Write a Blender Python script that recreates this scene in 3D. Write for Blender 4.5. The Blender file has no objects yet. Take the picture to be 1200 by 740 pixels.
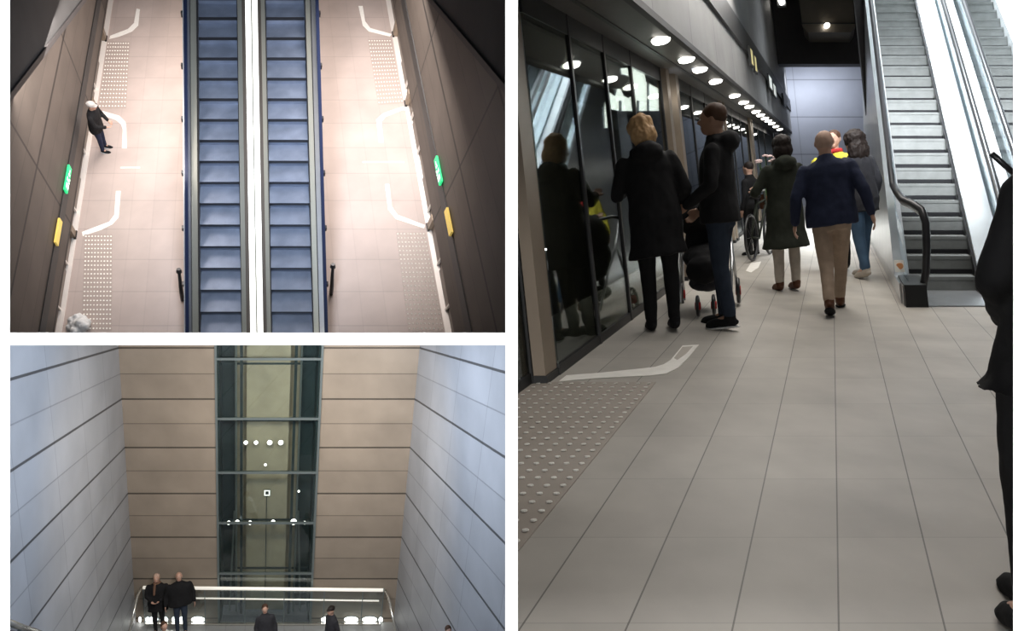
import bpy, bmesh, math, random
from mathutils import Vector, Matrix, noise
random.seed(4)
sc = bpy.context.scene
col = sc.collection
PI = math.pi

# ------------------------------------------------------------------ camera, world, exposure
EYE = 1.35                                  # eye height above the platform floor (m)
FPX = 800.0                                 # focal length for a 1200 px wide frame
PITCH = math.atan2(0.21369688, 0.97690002)
WORLD = Matrix.Translation((0, 0, EYE)) @ Matrix.Rotation(-PITCH, 4, 'X')
cam = bpy.data.cameras.new('camera'); camo = bpy.data.objects.new('camera', cam); col.objects.link(camo)
cam.sensor_fit = 'HORIZONTAL'; cam.sensor_width = 36; cam.lens = 36 * FPX / 1200
cam.clip_start = .05; cam.clip_end = 300
camo.matrix_world = WORLD @ Matrix.Rotation(PI / 2, 4, 'X')
sc.camera = camo
w = bpy.data.worlds.new('world'); sc.world = w; w.use_nodes = True
w.node_tree.nodes['Background'].inputs[0].default_value = (.75, .8, .9, 1)
w.node_tree.nodes['Background'].inputs[1].default_value = .05
sc.view_settings.view_transform = 'Standard'; sc.view_settings.look = 'None'
sc.view_settings.gamma = 1; sc.view_settings.use_curve_mapping = False
sc.view_settings.exposure = 0

def ray(u, v): return Vector(((u - 600) / FPX, 1.0, (370 - v) / FPX))
class Hall:
    """One of the three halls. Its plan is slightly oblique: a runs across it, b along it, c up its walls."""
    def __init__(s, O, A, B, C, cuts):
        s.O, s.A, s.B, s.C = Vector(O), Vector(A).normalized(), Vector(B).normalized(), Vector(C)
        s.cuts = cuts                       # the dividing walls the hall ends at (points, normals)
    def pt(s, a, b, c): return WORLD @ (s.O + s.A * a + s.B * b + s.C * c)
    def on(s, u, v, ax, val):
        r = ray(u, v); V = [s.A, s.B, s.C]; o = s.O + V[ax] * val
        i, j = [k for k in range(3) if k != ax]
        M = Matrix((r, -V[i], -V[j])).transposed()
        t, p, q = M.inverted() @ o
        res = [0, 0, 0]; res[ax] = val; res[i] = p; res[j] = q
        return res
    def frame(s, a, b, c, up, yaw):         # a rigid frame for people and loose things
        up = (WORLD.to_3x3() @ Vector(up)).normalized()
        f = (WORLD.to_3x3() @ s.B); f = (f - up * f.dot(up)).normalized()
        r = f.cross(up)
        M = Matrix((r, f, up)).transposed().to_4x4(); M.translation = s.pt(a, b, c)
        return M @ Matrix.Rotation(yaw, 4, 'Z')

def side_wall(u, sgn):                      # plane of the upright dividing wall
    r0, r1 = ray(u, 0), ray(u, 740)
    n = r0.cross(r1).normalized()
    if n.x * sgn < 0: n = -n
    return (WORLD @ Vector((0, 0, 0)), WORLD.to_3x3() @ n)
def cross_wall(v, sgn):
    n = ray(0, v).cross(ray(600, v)).normalized()
    if n.z * sgn < 0: n = -n
    return (WORLD @ Vector((0, 0, 0)), WORLD.to_3x3() @ n)
near = (WORLD @ Vector((0, 1.02, 0)), WORLD.to_3x3() @ Vector((0, -1, 0)))

dR = ray(975, 195)
nR = Vector((1, 0, 0)).cross(dR).normalized()
rO = ray(983, 740)
R = Hall(rO * (-EYE / nR.dot(rO)), (1, 0, 0), dR, (-.105, 0, 1), [side_wall(600.5, -1), near])
T = Hall(ray(297, 388) * 16.7, (1, 0, 0), ray(281, -961), -ray(318, 660).normalized(), [side_wall(597.5, 1), cross_wall(396, -1), near])
L = Hall(ray(310, 740) * 21.5, (1, 0, 0), ray(314, 357), -ray(280, 2620).normalized(), [side_wall(597.5, 1), cross_wall(399, 1), near])

def area(name, H, p, aim, sx, sy, watts, color=(1, 1, 1), spread=180):
    l = bpy.data.lights.new(name, 'AREA'); l.shape = 'RECTANGLE'; l.size = sx; l.size_y = sy
    l.energy = watts; l.color = color; l.spread = math.radians(spread)
    o = bpy.data.objects.new(name, l); col.objects.link(o)
    P = H.pt(*p) if H else WORLD @ Vector(p); Q = H.pt(*aim) if H else WORLD @ Vector(aim)
    o.location = P
    z = (P - Q).normalized(); x = (WORLD.to_3x3() @ Vector((1, 0, 0))); x = (x - z * x.dot(z)).normalized()
    M = Matrix((x, z.cross(x), z)).transposed().to_4x4(); M.translation = P
    o.matrix_world = M
    return o
# unseen lamps added to whiten the wall the three halls open through
area('wall_fill', None, (0, .80, .80), (0, 1.0, .25), 1.6, .04, 26)
area('wall_fill', None, (0, .80, -.80), (0, 1.0, -.25), 1.6, .04, 26)
area('wall_fill', None, (-1.05, .80, 0), (-.6, 1.0, 0), .04, 1.0, 14)
area('wall_fill', None, (1.05, .80, 0), (.6, 1.0, 0), .04, 1.0, 14)
# platform hall (right): unseen fill lamps added for floor, escalators and end wall
area('hall_fill', R, (.7, 5.5, 5.2), (.1, 5.0, 0), 2.4, 7, 300, (1, .95, .89))
area('hall_fill', R, (2.2, 12, 10), (2.3, 11.5, 4), 2.0, 6, 800, (.90, .96, 1), 45)
area('hall_fill', R, (1.9, 3.0, 4.6), (1.9, 9.5, 1.6), 1.6, .6, 150, (.92, .96, 1), 55)
area('hall_fill', R, (.3, 23, 4.6), (-.1, 24.5, 3.2), 2.4, .3, 55, (.85, .9, 1))
# hall seen from above (top left): unseen fill lamps added, one for the risers
area('hall_fill', T, (-3.1, 8, 4.3), (-3.1, 6.5, 0), 2.0, 9, 560, (1, .90, .85))
area('hall_fill', T, (3.1, 8, 4.3), (3.1, 6.5, 0), 2.0, 9, 560, (1, .90, .85))
area('hall_fill', T, (0, 1, 9), (0, 5, 1.5), 1.2, 5, 240, (.78, .86, 1), 80)
# entrance hall (bottom left): fill lamps added in mid-air, unseen from behind
def rp(u, v, Y): return tuple(ray(u, v) * Y)
area('hall_fill', None, rp(420, 440, 10), rp(60, 470, 15), 1.6, 1.0, 340, (.72, .83, 1), 130)
area('hall_fill', None, rp(200, 440, 10), rp(560, 470, 15), 1.6, 1.0, 340, (.72, .83, 1), 130)
area('hall_fill', None, rp(310, 430, 12), rp(310, 560, 19), 3, 1.0, 340, (1, .88, .72), 120)

# ------------------------------------------------------------------ materials
def mat(name, color, rough=.6, metal=0, noise_amt=0, noise_scale=5, emit=None, strength=0, bump=0, spec=.5):
    m = bpy.data.materials.new(name); m.use_nodes = True; nt = m.node_tree; b = nt.nodes['Principled BSDF']
    b.inputs['Base Color'].default_value = (*color, 1); b.inputs['Roughness'].default_value = rough
    b.inputs['Metallic'].default_value = metal; b.inputs['Specular IOR Level'].default_value = spec
    tc = nt.nodes.new('ShaderNodeTexCoord'); nz = nt.nodes.new('ShaderNodeTexNoise')
    nz.inputs['Scale'].default_value = noise_scale; nz.inputs['Detail'].default_value = 5
    nt.links.new(tc.outputs['Object'], nz.inputs['Vector'])
    mr = nt.nodes.new('ShaderNodeMapRange'); mr.inputs['To Min'].default_value = 1 - noise_amt; mr.inputs['To Max'].default_value = 1 + noise_amt
    mr.inputs['From Min'].default_value = .3; mr.inputs['From Max'].default_value = .7
    nt.links.new(nz.outputs['Fac'], mr.inputs['Value'])
    mx = nt.nodes.new('ShaderNodeVectorMath'); mx.operation = 'SCALE'; mx.inputs[0].default_value = color
    nt.links.new(mr.outputs[0], mx.inputs['Scale']); nt.links.new(mx.outputs[0], b.inputs['Base Color'])
    if bump:
        bp = nt.nodes.new('ShaderNodeBump'); bp.inputs['Strength'].default_value = bump; bp.inputs['Distance'].default_value = .02
        nt.links.new(nz.outputs['Fac'], bp.inputs['Height']); nt.links.new(bp.outputs[0], b.inputs['Normal'])
    if emit:
        b.inputs['Emission Color'].default_value = (*emit, 1); b.inputs['Emission Strength'].default_value = strength
    return m
def seams(m, rules, tones=None):
    """dark joint lines in hall metres: rules = (axis 0/1, period, offset, width, depth of tone); tones = per-cell tone change"""
    nt = m.node_tree; b = nt.nodes['Principled BSDF']
    uv = nt.nodes.new('ShaderNodeUVMap'); uv.uv_map = 'UVMap'
    sp = nt.nodes.new('ShaderNodeSeparateXYZ'); nt.links.new(uv.outputs[0], sp.inputs[0])
    src = b.inputs['Base Color'].links[0].from_socket
    def math_(op, x, y=None):
        n = nt.nodes.new('ShaderNodeMath'); n.operation = op
        for i, q in enumerate((x, y)):
            if q is None: continue
            if isinstance(q, (int, float)): n.inputs[i].default_value = q
            else: nt.links.new(q, n.inputs[i])
        return n.outputs[0]
    if tones:
        px, ox, py, oy, amt = tones
        cx = math_('FLOOR', math_('DIVIDE', math_('SUBTRACT', sp.outputs[0], ox), px))
        cy = math_('FLOOR', math_('DIVIDE', math_('SUBTRACT', sp.outputs[1], oy), py))
        cb = nt.nodes.new('ShaderNodeCombineXYZ'); nt.links.new(cx, cb.inputs[0]); nt.links.new(cy, cb.inputs[1])
        wn = nt.nodes.new('ShaderNodeTexWhiteNoise'); wn.noise_dimensions = '2D'; nt.links.new(cb.outputs[0], wn.inputs['Vector'])
        k = math_('ADD', math_('MULTIPLY', wn.outputs['Value'], 2 * amt), 1 - amt)
        s = nt.nodes.new('ShaderNodeVectorMath'); s.operation = 'SCALE'; nt.links.new(src, s.inputs[0]); nt.links.new(k, s.inputs['Scale']); src = s.outputs[0]
    for ax, per, off, wd, dep in rules:
        d = math_('DIVIDE', math_('SUBTRACT', sp.outputs[ax], off), per)
        d = math_('MULTIPLY', math_('ABSOLUTE', math_('SUBTRACT', d, math_('ROUND', d))), per)
        f = math_('LESS_THAN', d, wd / 2)
        k = math_('SUBTRACT', 1.0, math_('MULTIPLY', f, dep))
        s = nt.nodes.new('ShaderNodeVectorMath'); s.operation = 'SCALE'; nt.links.new(src, s.inputs[0]); nt.links.new(k, s.inputs['Scale']); src = s.outputs[0]
    nt.links.new(src, b.inputs['Base Color'])
    return m
def glass(name, tint, refl, rough=.02, gcol=(.9, .95, 1)):
    m = bpy.data.materials.new(name); m.use_nodes = True; nt = m.node_tree; nt.nodes.clear()
    o = nt.nodes.new('ShaderNodeOutputMaterial'); mx = nt.nodes.new('ShaderNodeMixShader')
    t = nt.nodes.new('ShaderNodeBsdfTransparent'); t.inputs[0].default_value = (*tint, 1)
    g = nt.nodes.new('ShaderNodeBsdfGlossy'); g.inputs['Roughness'].default_value = rough; g.inputs[0].default_value = (*gcol, 1)
    lw = nt.nodes.new('ShaderNodeLayerWeight'); lw.inputs['Blend'].default_value = .25
    ad = nt.nodes.new('ShaderNodeMath'); ad.operation = 'MULTIPLY_ADD'; ad.inputs[1].default_value = .35; ad.inputs[2].default_value = refl; ad.use_clamp = True
    nt.links.new(lw.outputs['Fresnel'], ad.inputs[0]); nt.links.new(ad.outputs[0], mx.inputs[0])
    nt.links.new(t.outputs[0], mx.inputs[1]); nt.links.new(g.outputs[0], mx.inputs[2]); nt.links.new(mx.outputs[0], o.inputs[0])
    return m

M = {}
M['board'] = mat('white_paint', (.9, .9, .9), .9)
M['divider'] = mat('dark_divider', (.05, .05, .05), .9)
M['r_floor'] = seams(mat('platform_tiles', (.46, .43, .385), .5, 0, .13, 2.2, bump=.03),
                     [(0, .3175, 0, .006, .62), (1, .5365, .04, .006, .16)], (.3175, 0, .5365, .04, .045))
M['tactile'] = mat('tactile_tile', (.40, .35, .30), .5, 0, .06, 6)
M['stud'] = mat('steel_stud', (1, .97, .90), .45, 0, 0)
M['marking'] = mat('white_marking', (.98, .95, .88), .5, 0, .05, 12)
M['post'] = mat('bronze_post', (.30, .24, .18), .4, .5, .05)
M['mullion'] = mat('dark_mullion', (.03, .03, .03), .4, .5)
M['screen_glass'] = glass('dark_glass', (.55, .56, .50), .14)
M['soffit'] = mat('dark_soffit', (.10, .09, .085), .55, 0, .08)
M['fascia'] = seams(mat('grey_cladding', (.27, .27, .27), .6, 0, .12, 1.5), [(0, 1.7, .3, .02, .5)], (1.7, .3, 50, -1, .08))
M['band'] = mat('black_band', (.018, .018, .018), .5)
M['backwall'] = seams(mat('pale_end_wall', (.42, .44, .50), .5, 0, .1, .7), [(1, 1.3, .5, .04, .4), (0, 2.6, -.9, .03, .25)])
M['bulk'] = mat('dark_bulkhead', (.035, .032, .032), .6, 0, .1)
M['box_brown'] = mat('brown_box', (.10, .085, .065), .5, .2)
M['lamp'] = mat('lamp_lens', (1, 1, 1), .4, emit=(1, .95, .86), strength=14)
M['lamp_rim'] = mat('lamp_rim', (.3, .3, .3), .3, .8)
M['step'] = mat('escalator_step', (.20, .21, .205), .5, .2, .1, 8)
M['steel'] = mat('brushed_steel', (.62, .63, .64), .28, .85, .06, 3)
M['steel_pale'] = mat('pale_deck', (.80, .83, .85), .3, .5, .05, 3)
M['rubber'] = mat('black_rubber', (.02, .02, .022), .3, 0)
M['rail_pale'] = mat('worn_handrail', (.60, .64, .66), .25, .6)
M['clear'] = glass('clear_glass', (.92, .95, .95), .07)
M['black'] = mat('black_base', (.02, .02, .02), .4)
M['tunnel'] = mat('tunnel_lining', (.16, .14, .10), .8, 0, .3, 1.2)

# ------------------------------------------------------------------ mesh helpers
def tag(o, label=None, cat=None, group=None, kind=None):
    if label: o['label'] = label
    if cat: o['category'] = cat
    if group: o['group'] = group
    if kind: o['kind'] = kind
    return o
def empty(name, loc, label, cat, group=None, M4=None):
    o = bpy.data.objects.new(name, None); col.objects.link(o); o.empty_display_size = .1
    if M4 is not None: o.matrix_world = M4
    else: o.location = loc
    return tag(o, label, cat, group)
def link(name, bm, m, parent=None, smooth=False, local=False):
    me = bpy.data.meshes.new(name); bmesh.ops.recalc_face_normals(bm, faces=bm.faces); bm.to_mesh(me); bm.free()
    if smooth:
        for p in me.polygons: p.use_smooth = True
    for mm in (m if isinstance(m, (list, tuple)) else [m]): me.materials.append(mm)
    o = bpy.data.objects.new(name, me); col.objects.link(o)
    if parent:
        o.parent = parent
        if not local: o.matrix_parent_inverse = parent_world(parent).inverted()
    return o
def parent_world(p):
    m = p.matrix_basis.copy()
    if p.parent: m = parent_world(p.parent) @ p.matrix_parent_inverse @ m
    return m
class MB:
    """collects plates, bars and tubes given in a hall's metres (H) or in plain metres (H=None)"""
    def __init__(s, H=None): s.H = H; s.bm = bmesh.new(); s.uv = s.bm.loops.layers.uv.new('UVMap')
    def P(s, p): return s.H.pt(*p) if s.H else Vector(p)
    def hexa(s, P8):
        v = [s.bm.verts.new(s.P(p)) for p in P8]
        for idx, ax in (((0,1,2,3),2), ((4,5,6,7),2), ((0,1,5,4),1), ((3,2,6,7),1), ((0,3,7,4),0), ((1,2,6,5),0)):
            f = s.bm.faces.new([v[i] for i in idx])
            for l, i in zip(f.loops, idx):
                p = P8[i]; l[s.uv].uv = (p[1], p[2]) if ax == 0 else (p[0], p[2]) if ax == 1 else (p[0], p[1])
        return s
    def box(s, a0, a1, b0, b1, c0, c1):
        return s.hexa([(a0,b0,c0),(a1,b0,c0),(a1,b1,c0),(a0,b1,c0),(a0,b0,c1),(a1,b0,c1),(a1,b1,c1),(a0,b1,c1)])
    def slab(s, pts, off):                  # polygon + thickness vector, both in hall metres
        n = len(pts); t = [tuple(p[i] + off[i] for i in range(3)) for p in pts]
        ax = max(range(3), key=lambda i: abs(off[i]))
        v0 = [s.bm.verts.new(s.P(p)) for p in pts]; v1 = [s.bm.verts.new(s.P(p)) for p in t]
        def uvs(f, ps):
            for l, p in zip(f.loops, ps): l[s.uv].uv = (p[1], p[2]) if ax == 0 else (p[0], p[2]) if ax == 1 else (p[0], p[1])
        uvs(s.bm.faces.new(v0), pts); uvs(s.bm.faces.new(v1[::-1]), t[::-1])
        for i in range(n):
            j = (i + 1) % n; uvs(s.bm.faces.new([v0[i], v0[j], v1[j], v1[i]]), [pts[i], pts[j], t[j], t[i]])
        return s
    def tube(s, pts, r, seg=10, cap=True):
        ps = [s.P(p) for p in pts]; rs = r if isinstance(r, (list, tuple)) else [r] * len(ps)
        rings = []
        x = None
        for i, p in enumerate(ps):
            d = (ps[min(i + 1, len(ps) - 1)] - ps[max(i - 1, 0)]).normalized()
            if x is None: x = d.orthogonal().normalized()
            x = (x - d * x.dot(d)).normalized(); y = d.cross(x)
            rings.append([s.bm.verts.new(p + (x * math.cos(2*PI*k/seg) + y * math.sin(2*PI*k/seg)) * rs[i]) for k in range(seg)])
        for a, b in zip(rings, rings[1:]):
            for k in range(seg): s.bm.faces.new([a[k], a[(k+1) % seg], b[(k+1) % seg], b[k]])
        if cap:
            s.bm.faces.new(rings[0][::-1]); s.bm.faces.new(rings[-1])
        return s
    def disc(s, c, n, r, th, seg=20, sx=1):     # a lens shaped disc at hall point c, normal n (hall dir)
        P = s.P(c); N = (s.P(tuple(c[i] + n[i] for i in range(3))) - P).normalized()
        x = N.orthogonal().normalized(); y = N.cross(x)
        r0 = [s.bm.verts.new(P + (x*math.cos(2*PI*k/seg)*sx + y*math.sin(2*PI*k/seg)) * r) for k in range(seg)]
        r1 = [s.bm.verts.new(P + N*th + (x*math.cos(2*PI*k/seg)*sx + y*math.sin(2*PI*k/seg)) * r * .9) for k in range(seg)]
        for k in range(seg): s.bm.faces.new([r0[k], r0[(k+1) % seg], r1[(k+1) % seg], r1[k]])
        s.bm.faces.new(r0[::-1]); s.bm.faces.new(r1); return s
    def build(s, name, m, parent=None, smooth=False):
        if s.H:
            for co, no in s.H.cuts:
                g = s.bm.verts[:] + s.bm.edges[:] + s.bm.faces[:]
                r = bmesh.ops.bisect_plane(s.bm, geom=g, plane_co=co, plane_no=no, clear_outer=True)
                ed = [e for e in r['geom_cut'] if isinstance(e, bmesh.types.BMEdge)]
                if ed: bmesh.ops.holes_fill(s.bm, edges=ed, sides=0)
        if not s.bm.verts: s.bm.free(); return None
        return link(name, s.bm, m, parent, smooth, local=s.H is None)
def struct(o, name=None):
    if o: o['kind'] = 'structure'
    return o

# ------------------------------------------------------------------ the wall with its three openings, and the dividing walls
def wp(u, v, y): r = ray(u, v) * y; return WORLD @ r
def card(rects, y0, y1):
    bm = bmesh.new()
    for u0, v0, u1, v1 in rects:
        f = [bm.verts.new(wp(u, v, y0)) for u, v in ((u0,v0),(u1,v0),(u1,v1),(u0,v1))]
        sh = WORLD.to_3x3() @ Vector((0, y1 - y0, 0))
        g = [bm.verts.new(q.co + sh) for q in f]
        bm.faces.new(f); bm.faces.new(g[::-1])
        for i in range(4): bm.faces.new([f[i], f[(i+1) % 4], g[(i+1) % 4], g[i]])
    return bm
tag(link('wall_front', card([(-1400,-150,9.3,890), (592.3,-150,606.7,890), (1189.8,-150,2600,890), (9.3,390.3,592.3,404.7),
                             (9.3,-150,592.3,-60), (606.7,-150,1189.8,-60), (9.3,800,592.3,890), (606.7,800,1189.8,890)], 1.0, 1.004), M['board']), kind='structure')
def fin(p4, th):
    bm = bmesh.new(); a = [bm.verts.new(p) for p in p4]; b = [bm.verts.new(p + th) for p in p4]
    bm.faces.new(a); bm.faces.new(b[::-1])
    for i in range(4): bm.faces.new([a[i], a[(i+1) % 4], b[(i+1) % 4], b[i]])
    return bm
tag(link('wall_dividing', fin([wp(598.8,-700,1.01), wp(598.8,-700,40), wp(598.8,1000,40), wp(598.8,1000,1.01)], WORLD.to_3x3() @ Vector((.004,0,0))), M['divider']), kind='structure')
tag(link('wall_between', fin([wp(-300,397.3,1.01), wp(-300,397.3,40), wp(598,397.3,40), wp(598,397.3,1.01)], WORLD.to_3x3() @ Vector((0,0,.004))), M['divider']), kind='structure')

# ------------------------------------------------------------------ RIGHT HALL: the platform
aW, aF, cS, bE = -1.817, -1.182, 2.564, 24.5
struct(MB(R).box(-2.6, 6, -1.2, bE + .3, -.08, 0).build('floor', M['r_floor']))
struct(MB(R).box(-4.6, -4.4, 0, 40, -1.2, 6).build('wall_track', M['tunnel']))
struct(MB(R).box(-4.4, -2.7, 0, 40, -1.2, -1.1).build('floor_track', M['tunnel']))
struct(MB(R).box(-4.4, aF, -1, bE, cS, cS + .12).build('ceiling', M['soffit']))
struct(MB(R).box(aF, aF + .04, -1, bE, cS, 11).build('wall_left', M['fascia']))
struct(MB(R).box(aF - .6, 4.0, bE, bE + .2, -.1, 9).build('wall_far', M['backwall']))
p0 = R.on(912, 75, 1, 20); p1 = R.on(1016, 75, 1, 20)
struct(MB(R).box(aF + .05, p1[0], 20, 20.7, p0[2], 9).build('wall_bulkhead', M['bulk']))
# soffit recess strip
struct(MB(R).box(-1.60, -1.56, -1, bE, cS - .012, cS).build('trim_1', M['band']))
struct(MB(R).box(aF - .02, aF + .045, -1, bE, cS - .03, cS + .03).build('trim_2', M['bulk']))
# sign channel on the fascia
q0 = R.on(817, 0, 0, aF); q1 = R.on(841.6, 0, 0, aF)
cb0, cb1 = R.on(865, 55, 0, aF)[2], R.on(872, 42, 0, aF)[2]
struct(MB(R).box(aF + .035, aF + .09, -1, bE, cb0, cb1).build('trim_3', M['band']))
yel = mat('yellow_sign', (.7, .6, .25), .5, emit=(.8, .7, .35), strength=.5)
wht = mat('pale_sign', (.6, .62, .6), .5, emit=(.8, .85, .8), strength=.5)
drk = mat('dark_sign', (.03, .03, .03), .5)
for (u, v, wd, mm, lab) in ((878.5, 67, .35, yel, 'yellowish sign plate nearest the camera on the black band of the fascia'),
                            (883, 75, .35, yel, 'second yellowish sign plate along the black band of the fascia'),
                            (901, 97, .8, wht, 'pale sign plate on the black band, beyond the yellowish plates'),
                            (906, 106, .8, wht, 'pale sign plate furthest along the black band'),
                            (918, 118, 1.2, drk, 'dark sign box at the far end of the black band')):
    p = R.on(u, v, 0, aF + .09)
    t = empty('sign_plate', R.pt(*p), lab, 'sign')
    MB(R).box(aF + .09, aF + .13, p[1] - wd / 2, p[1] + wd / 2, p[2] - .17, p[2] + .17).build('frame', M['band'], t)
    MB(R).box(aF + .13, aF + .135, p[1] - wd / 2 + .03, p[1] + wd / 2 - .03, p[2] - .13, p[2] + .13).build('face', mm, t)
# hanging box under the bulkhead
p0 = R.on(935, 0, 1, 18); p1 = R.on(1005, 38, 1, 18)
t = empty('ceiling_box', R.pt((p0[0]+p1[0])/2, 18.3, p1[2]), 'brown box hanging under the dark bulkhead above the platform', 'ceiling unit')
MB(R).slab([(p0[0], 18, p0[2]+1.4), (p1[0], 18, p0[2]+1.4), (p1[0]-.05, 18, p1[2]+.15), (p1[0]-.18, 18, p1[2]), (p0[0]+.18, 18, p1[2]), (p0[0]+.05, 18, p1[2]+.15)], (0, 1.6, 0)).build('housing', M['box_brown'], t)
pl = R.on(969, 30, 1, 17.95)
MB(R).disc(tuple(pl), (0, -1, 0), .07, .05).build('lamp', M['lamp'], t)
MB(R).box(p0[0]+.02, p1[0]-.02, 17.97, 18.0, p1[2]+.22, p1[2]+.25).build('seam', M['band'], t)
pl = R.on(916, 4, 1, 19.5)
t = empty('wall_spotlight', R.pt(*pl), 'small white spotlight high beside the dark bulkhead', 'lamp')
MB(R).box(pl[0]-.12, pl[0]+.12, 19.3, 19.6, pl[2]-.1, pl[2]+.35).build('housing', M['steel_pale'], t)
MB(R).disc((pl[0], 19.3, pl[2]), (0, -1, 0), .09, .03).build('lens', M['lamp'], t)

# glass screen along the track: posts, panes, mullions
screen = empty('platform_screen', R.pt(aW, 2.7, 0), 'long dark glass screen with bronze posts along the left of the platform', 'glass screen')
def pane(b0, b1, a, c1=cS):
    t = MB(R).box(a - .018, a - .010, b0 + .015, b1 - .015, .07, c1 - .16).build('glass_panel', M['screen_glass'], screen)
    MB(R).box(a - .03, a, b0, b1, .0, .07).build('bottom_rail', M['mullion'], t)
    MB(R).box(a - .03, a, b0, b1, c1 - .16, c1).build('top_rail', M['mullion'], t)
    MB(R).box(a - .03, a + .006, b1 - .02, b1 + .02, 0, c1).build('mullion', M['mullion'], t)
for seq in ([2.80, 3.70, 4.62, 5.55, 6.9], [8.0, 8.9, 10.1, 11.5], [12.1, 13.4, 14.8, 16.4], [17.0, 18.8, 20.8, 24.4]):
    for e0_, e1_ in zip(seq, seq[1:]): pane(e0_, e1_, aW)
pane(1.2, 2.60, aW - .10)
def post(b0, b1, a0, a1):
    t = MB(R).box(a0, a1, b0, b1, 0, cS).build('post', M['post'], screen)
    MB(R).box(a0 - .01, a1 + .012, b0 - .012, b1 + .012, 0, .05).build('base_plate', M['mullion'], t)
post(2.60, 2.80, -1.96, -1.835)
for b in (6.98, 7.55, 11.55, 11.95, 16.5, 16.85): post(b, b + .17, -1.88, -1.76)

# recessed soffit lamps
def_l = [4.814, 6.10, 6.974, 8.258, 10.391, 11.725, 12.712, 14.096, 15.2, 16.395, 17.4, 18.592, 20.2, 22]
for i, b in enumerate(def_l):
    a = -1.33 - .004 * (b - 4)
    o = empty('downlight', R.pt(a, b, cS), 'round white downlight in the dark soffit, %s' % (
        ['nearest of the row', 'second from the nearest', 'third from the nearest', 'fourth, above the man in the black jacket', 'fifth from the nearest', 'sixth from the nearest'][i] if i < 6 else 'in the distant run of the row'), 'lamp', 'downlights in the soffit')
    MB(R).disc((a, b, cS), (0, 0, -1), .105, .012, 24).build('rim', M['lamp_rim'], o)
    MB(R).disc((a, b, cS - .011), (0, 0, -1), .088, .02, 24).build('lens', M['lamp'], o)

# tactile paving with steel studs
def stud_field(H, poly, nx, ny, name, label, m_base, r, hgt, group=None):
    # poly: near-left, near-right, far-right, far-left (a, b)
    (x0,y0),(x1,y1),(x2,y2),(x3,y3) = poly
    t = empty(name, H.pt((x0+x2)/2, (y0+y2)/2, 0), label, 'tactile paving', group)
    MB(H).slab([(x0,y0,.002),(x1,y1,.002),(x2,y2,.002),(x3,y3,.002)], (0,0,.004)).build('base', m_base, t)
    cells = []
    for j in range(ny):
        for i in range(nx):
            s_, q = (i + .5) / nx, (j + .5) / ny
            a = (x0*(1-s_)+x1*s_)*(1-q) + (x3*(1-s_)+x2*s_)*q; b = (y0*(1-s_)+y1*s_)*(1-q) + (y3*(1-s_)+y2*s_)*q
            u = WORLD.inverted() @ H.pt(a, b, 0); px = 600 + FPX*u.x/u.y, 370 - FPX*u.z/u.y
            cells.append((0 if px[0] > (603 if H is R else 0) and px[1] < 745 else 1, j, i, a, b))
    cells.sort()
    for _, j, i, a, b in cells[:100]: MB(H).disc((a, b, .006), (0, 0, 1), r, hgt, 8).build('stud', M['stud'], t)
    mb = MB(H)
    for _, j, i, a, b in cells[100:]: mb.disc((a, b, .006), (0, 0, 1), r, hgt, 8)
    tag(mb.build('studs', M['stud'], t), kind='stuff')
aR_ = R.on(618, 632, 2, 0)[0]; bb1 = R.on(770, 449, 2, 0)[1]; bb0 = R.on(618, 640, 2, 0)[1]
aR2 = R.on(770, 449, 2, 0)[0]; aR_ = (aR_ + aR2) / 2
stud_field(R, [(aR_-.98, bb0-.1), (aR_, bb0-.1), (aR_, bb1), (aR_-.98, bb1)], 14, 27, 'tactile_paving', 'field of pale round studs on the floor at the lower left of the platform', M['tactile'], .0145, .005)
# white floor markings
def marking(H, outline, label, group, slots=()):
    pts = [H.on(u, v, 2, 0) for u, v in outline]
    t = empty('floor_marking', H.pt(*pts[0]), label, 'floor marking', group)
    MB(H).slab([(p[0], p[1], .002) for p in pts], (0, 0, .004)).build('stripe', M['marking'], t)
    for i, sl in enumerate(slots):
        ps = [H.on(u, v, 2, 0) for u, v in sl]
        MB(H).slab([(p[0], p[1], .006) for p in ps], (0, 0, .002)).build('inlay', M['inlay'], t)
M['inlay'] = mat('marking_inlay', (.55, .5, .44), .6)
marking(R, [(655,448),(664,441),(704,438),(752,433),(768,431),(778,428),(786,423),(800,406),(819,405),(806,421),(795,432),(781,439),(763,441),(704,444)],
        'white bent floor marking beside the studs on the platform', 'white bent floor markings', [[(797,412),(800,408),(812,407),(804,416),(794,423),(790,421)]])
marking(R, [(874,318),(880,309),(892,307),(889,314),(880,320)], 'small distant white floor marking past the man in black', 'white bent floor markings')

# ---- escalators of the right hall
def escalator(H, P0, E, width, k0, dk, n, run, rise, name, label, group, m_step, sides):
    """P0 hall point of the bottom left of the step band, E slope direction in hall metres per unit k"""
    t = empty(name, H.pt(*P0), label, 'escalator', group)
    for i in range(n):
        k = k0 + dk * i
        x, y, z = (P0[j] + E[j] * k for j in range(3))
        mb = MB(H).hexa([(x, y, z-rise*1.3), (x+width, y, z-rise*1.3), (x+width, y+run*1.1, z-rise*1.3), (x, y+run*1.1, z-rise*1.3),
                      (x, y, z), (x+width, y, z), (x+width, y+run*1.1, z), (x, y+run*1.1, z)])
        for j in range(18):
            g = x + .02 + (width - .04) * (j + .25) / 18
            mb.box(g, g + (width-.04)/36, y - .004, y + run, z - .001, z + .004)
        mb.box(x, x+width, y-.008, y+.02, z-.03, z+.006)
        st_ = mb.build('step', m_step, t)
        if st_: MB(H).box(x+.005, x+width-.005, y-.012, y+.004, z-rise*(.95 if H is R else .55), z-rise*.72 if H is R else z-.0).build('step_shadow_gap', M['rubber'], st_)  # dark strip added for the shadow at the riser foot; gap line from above
    return t
Ecam = ray(960, -503) - Vector((0, 0, 0)); 
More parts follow.
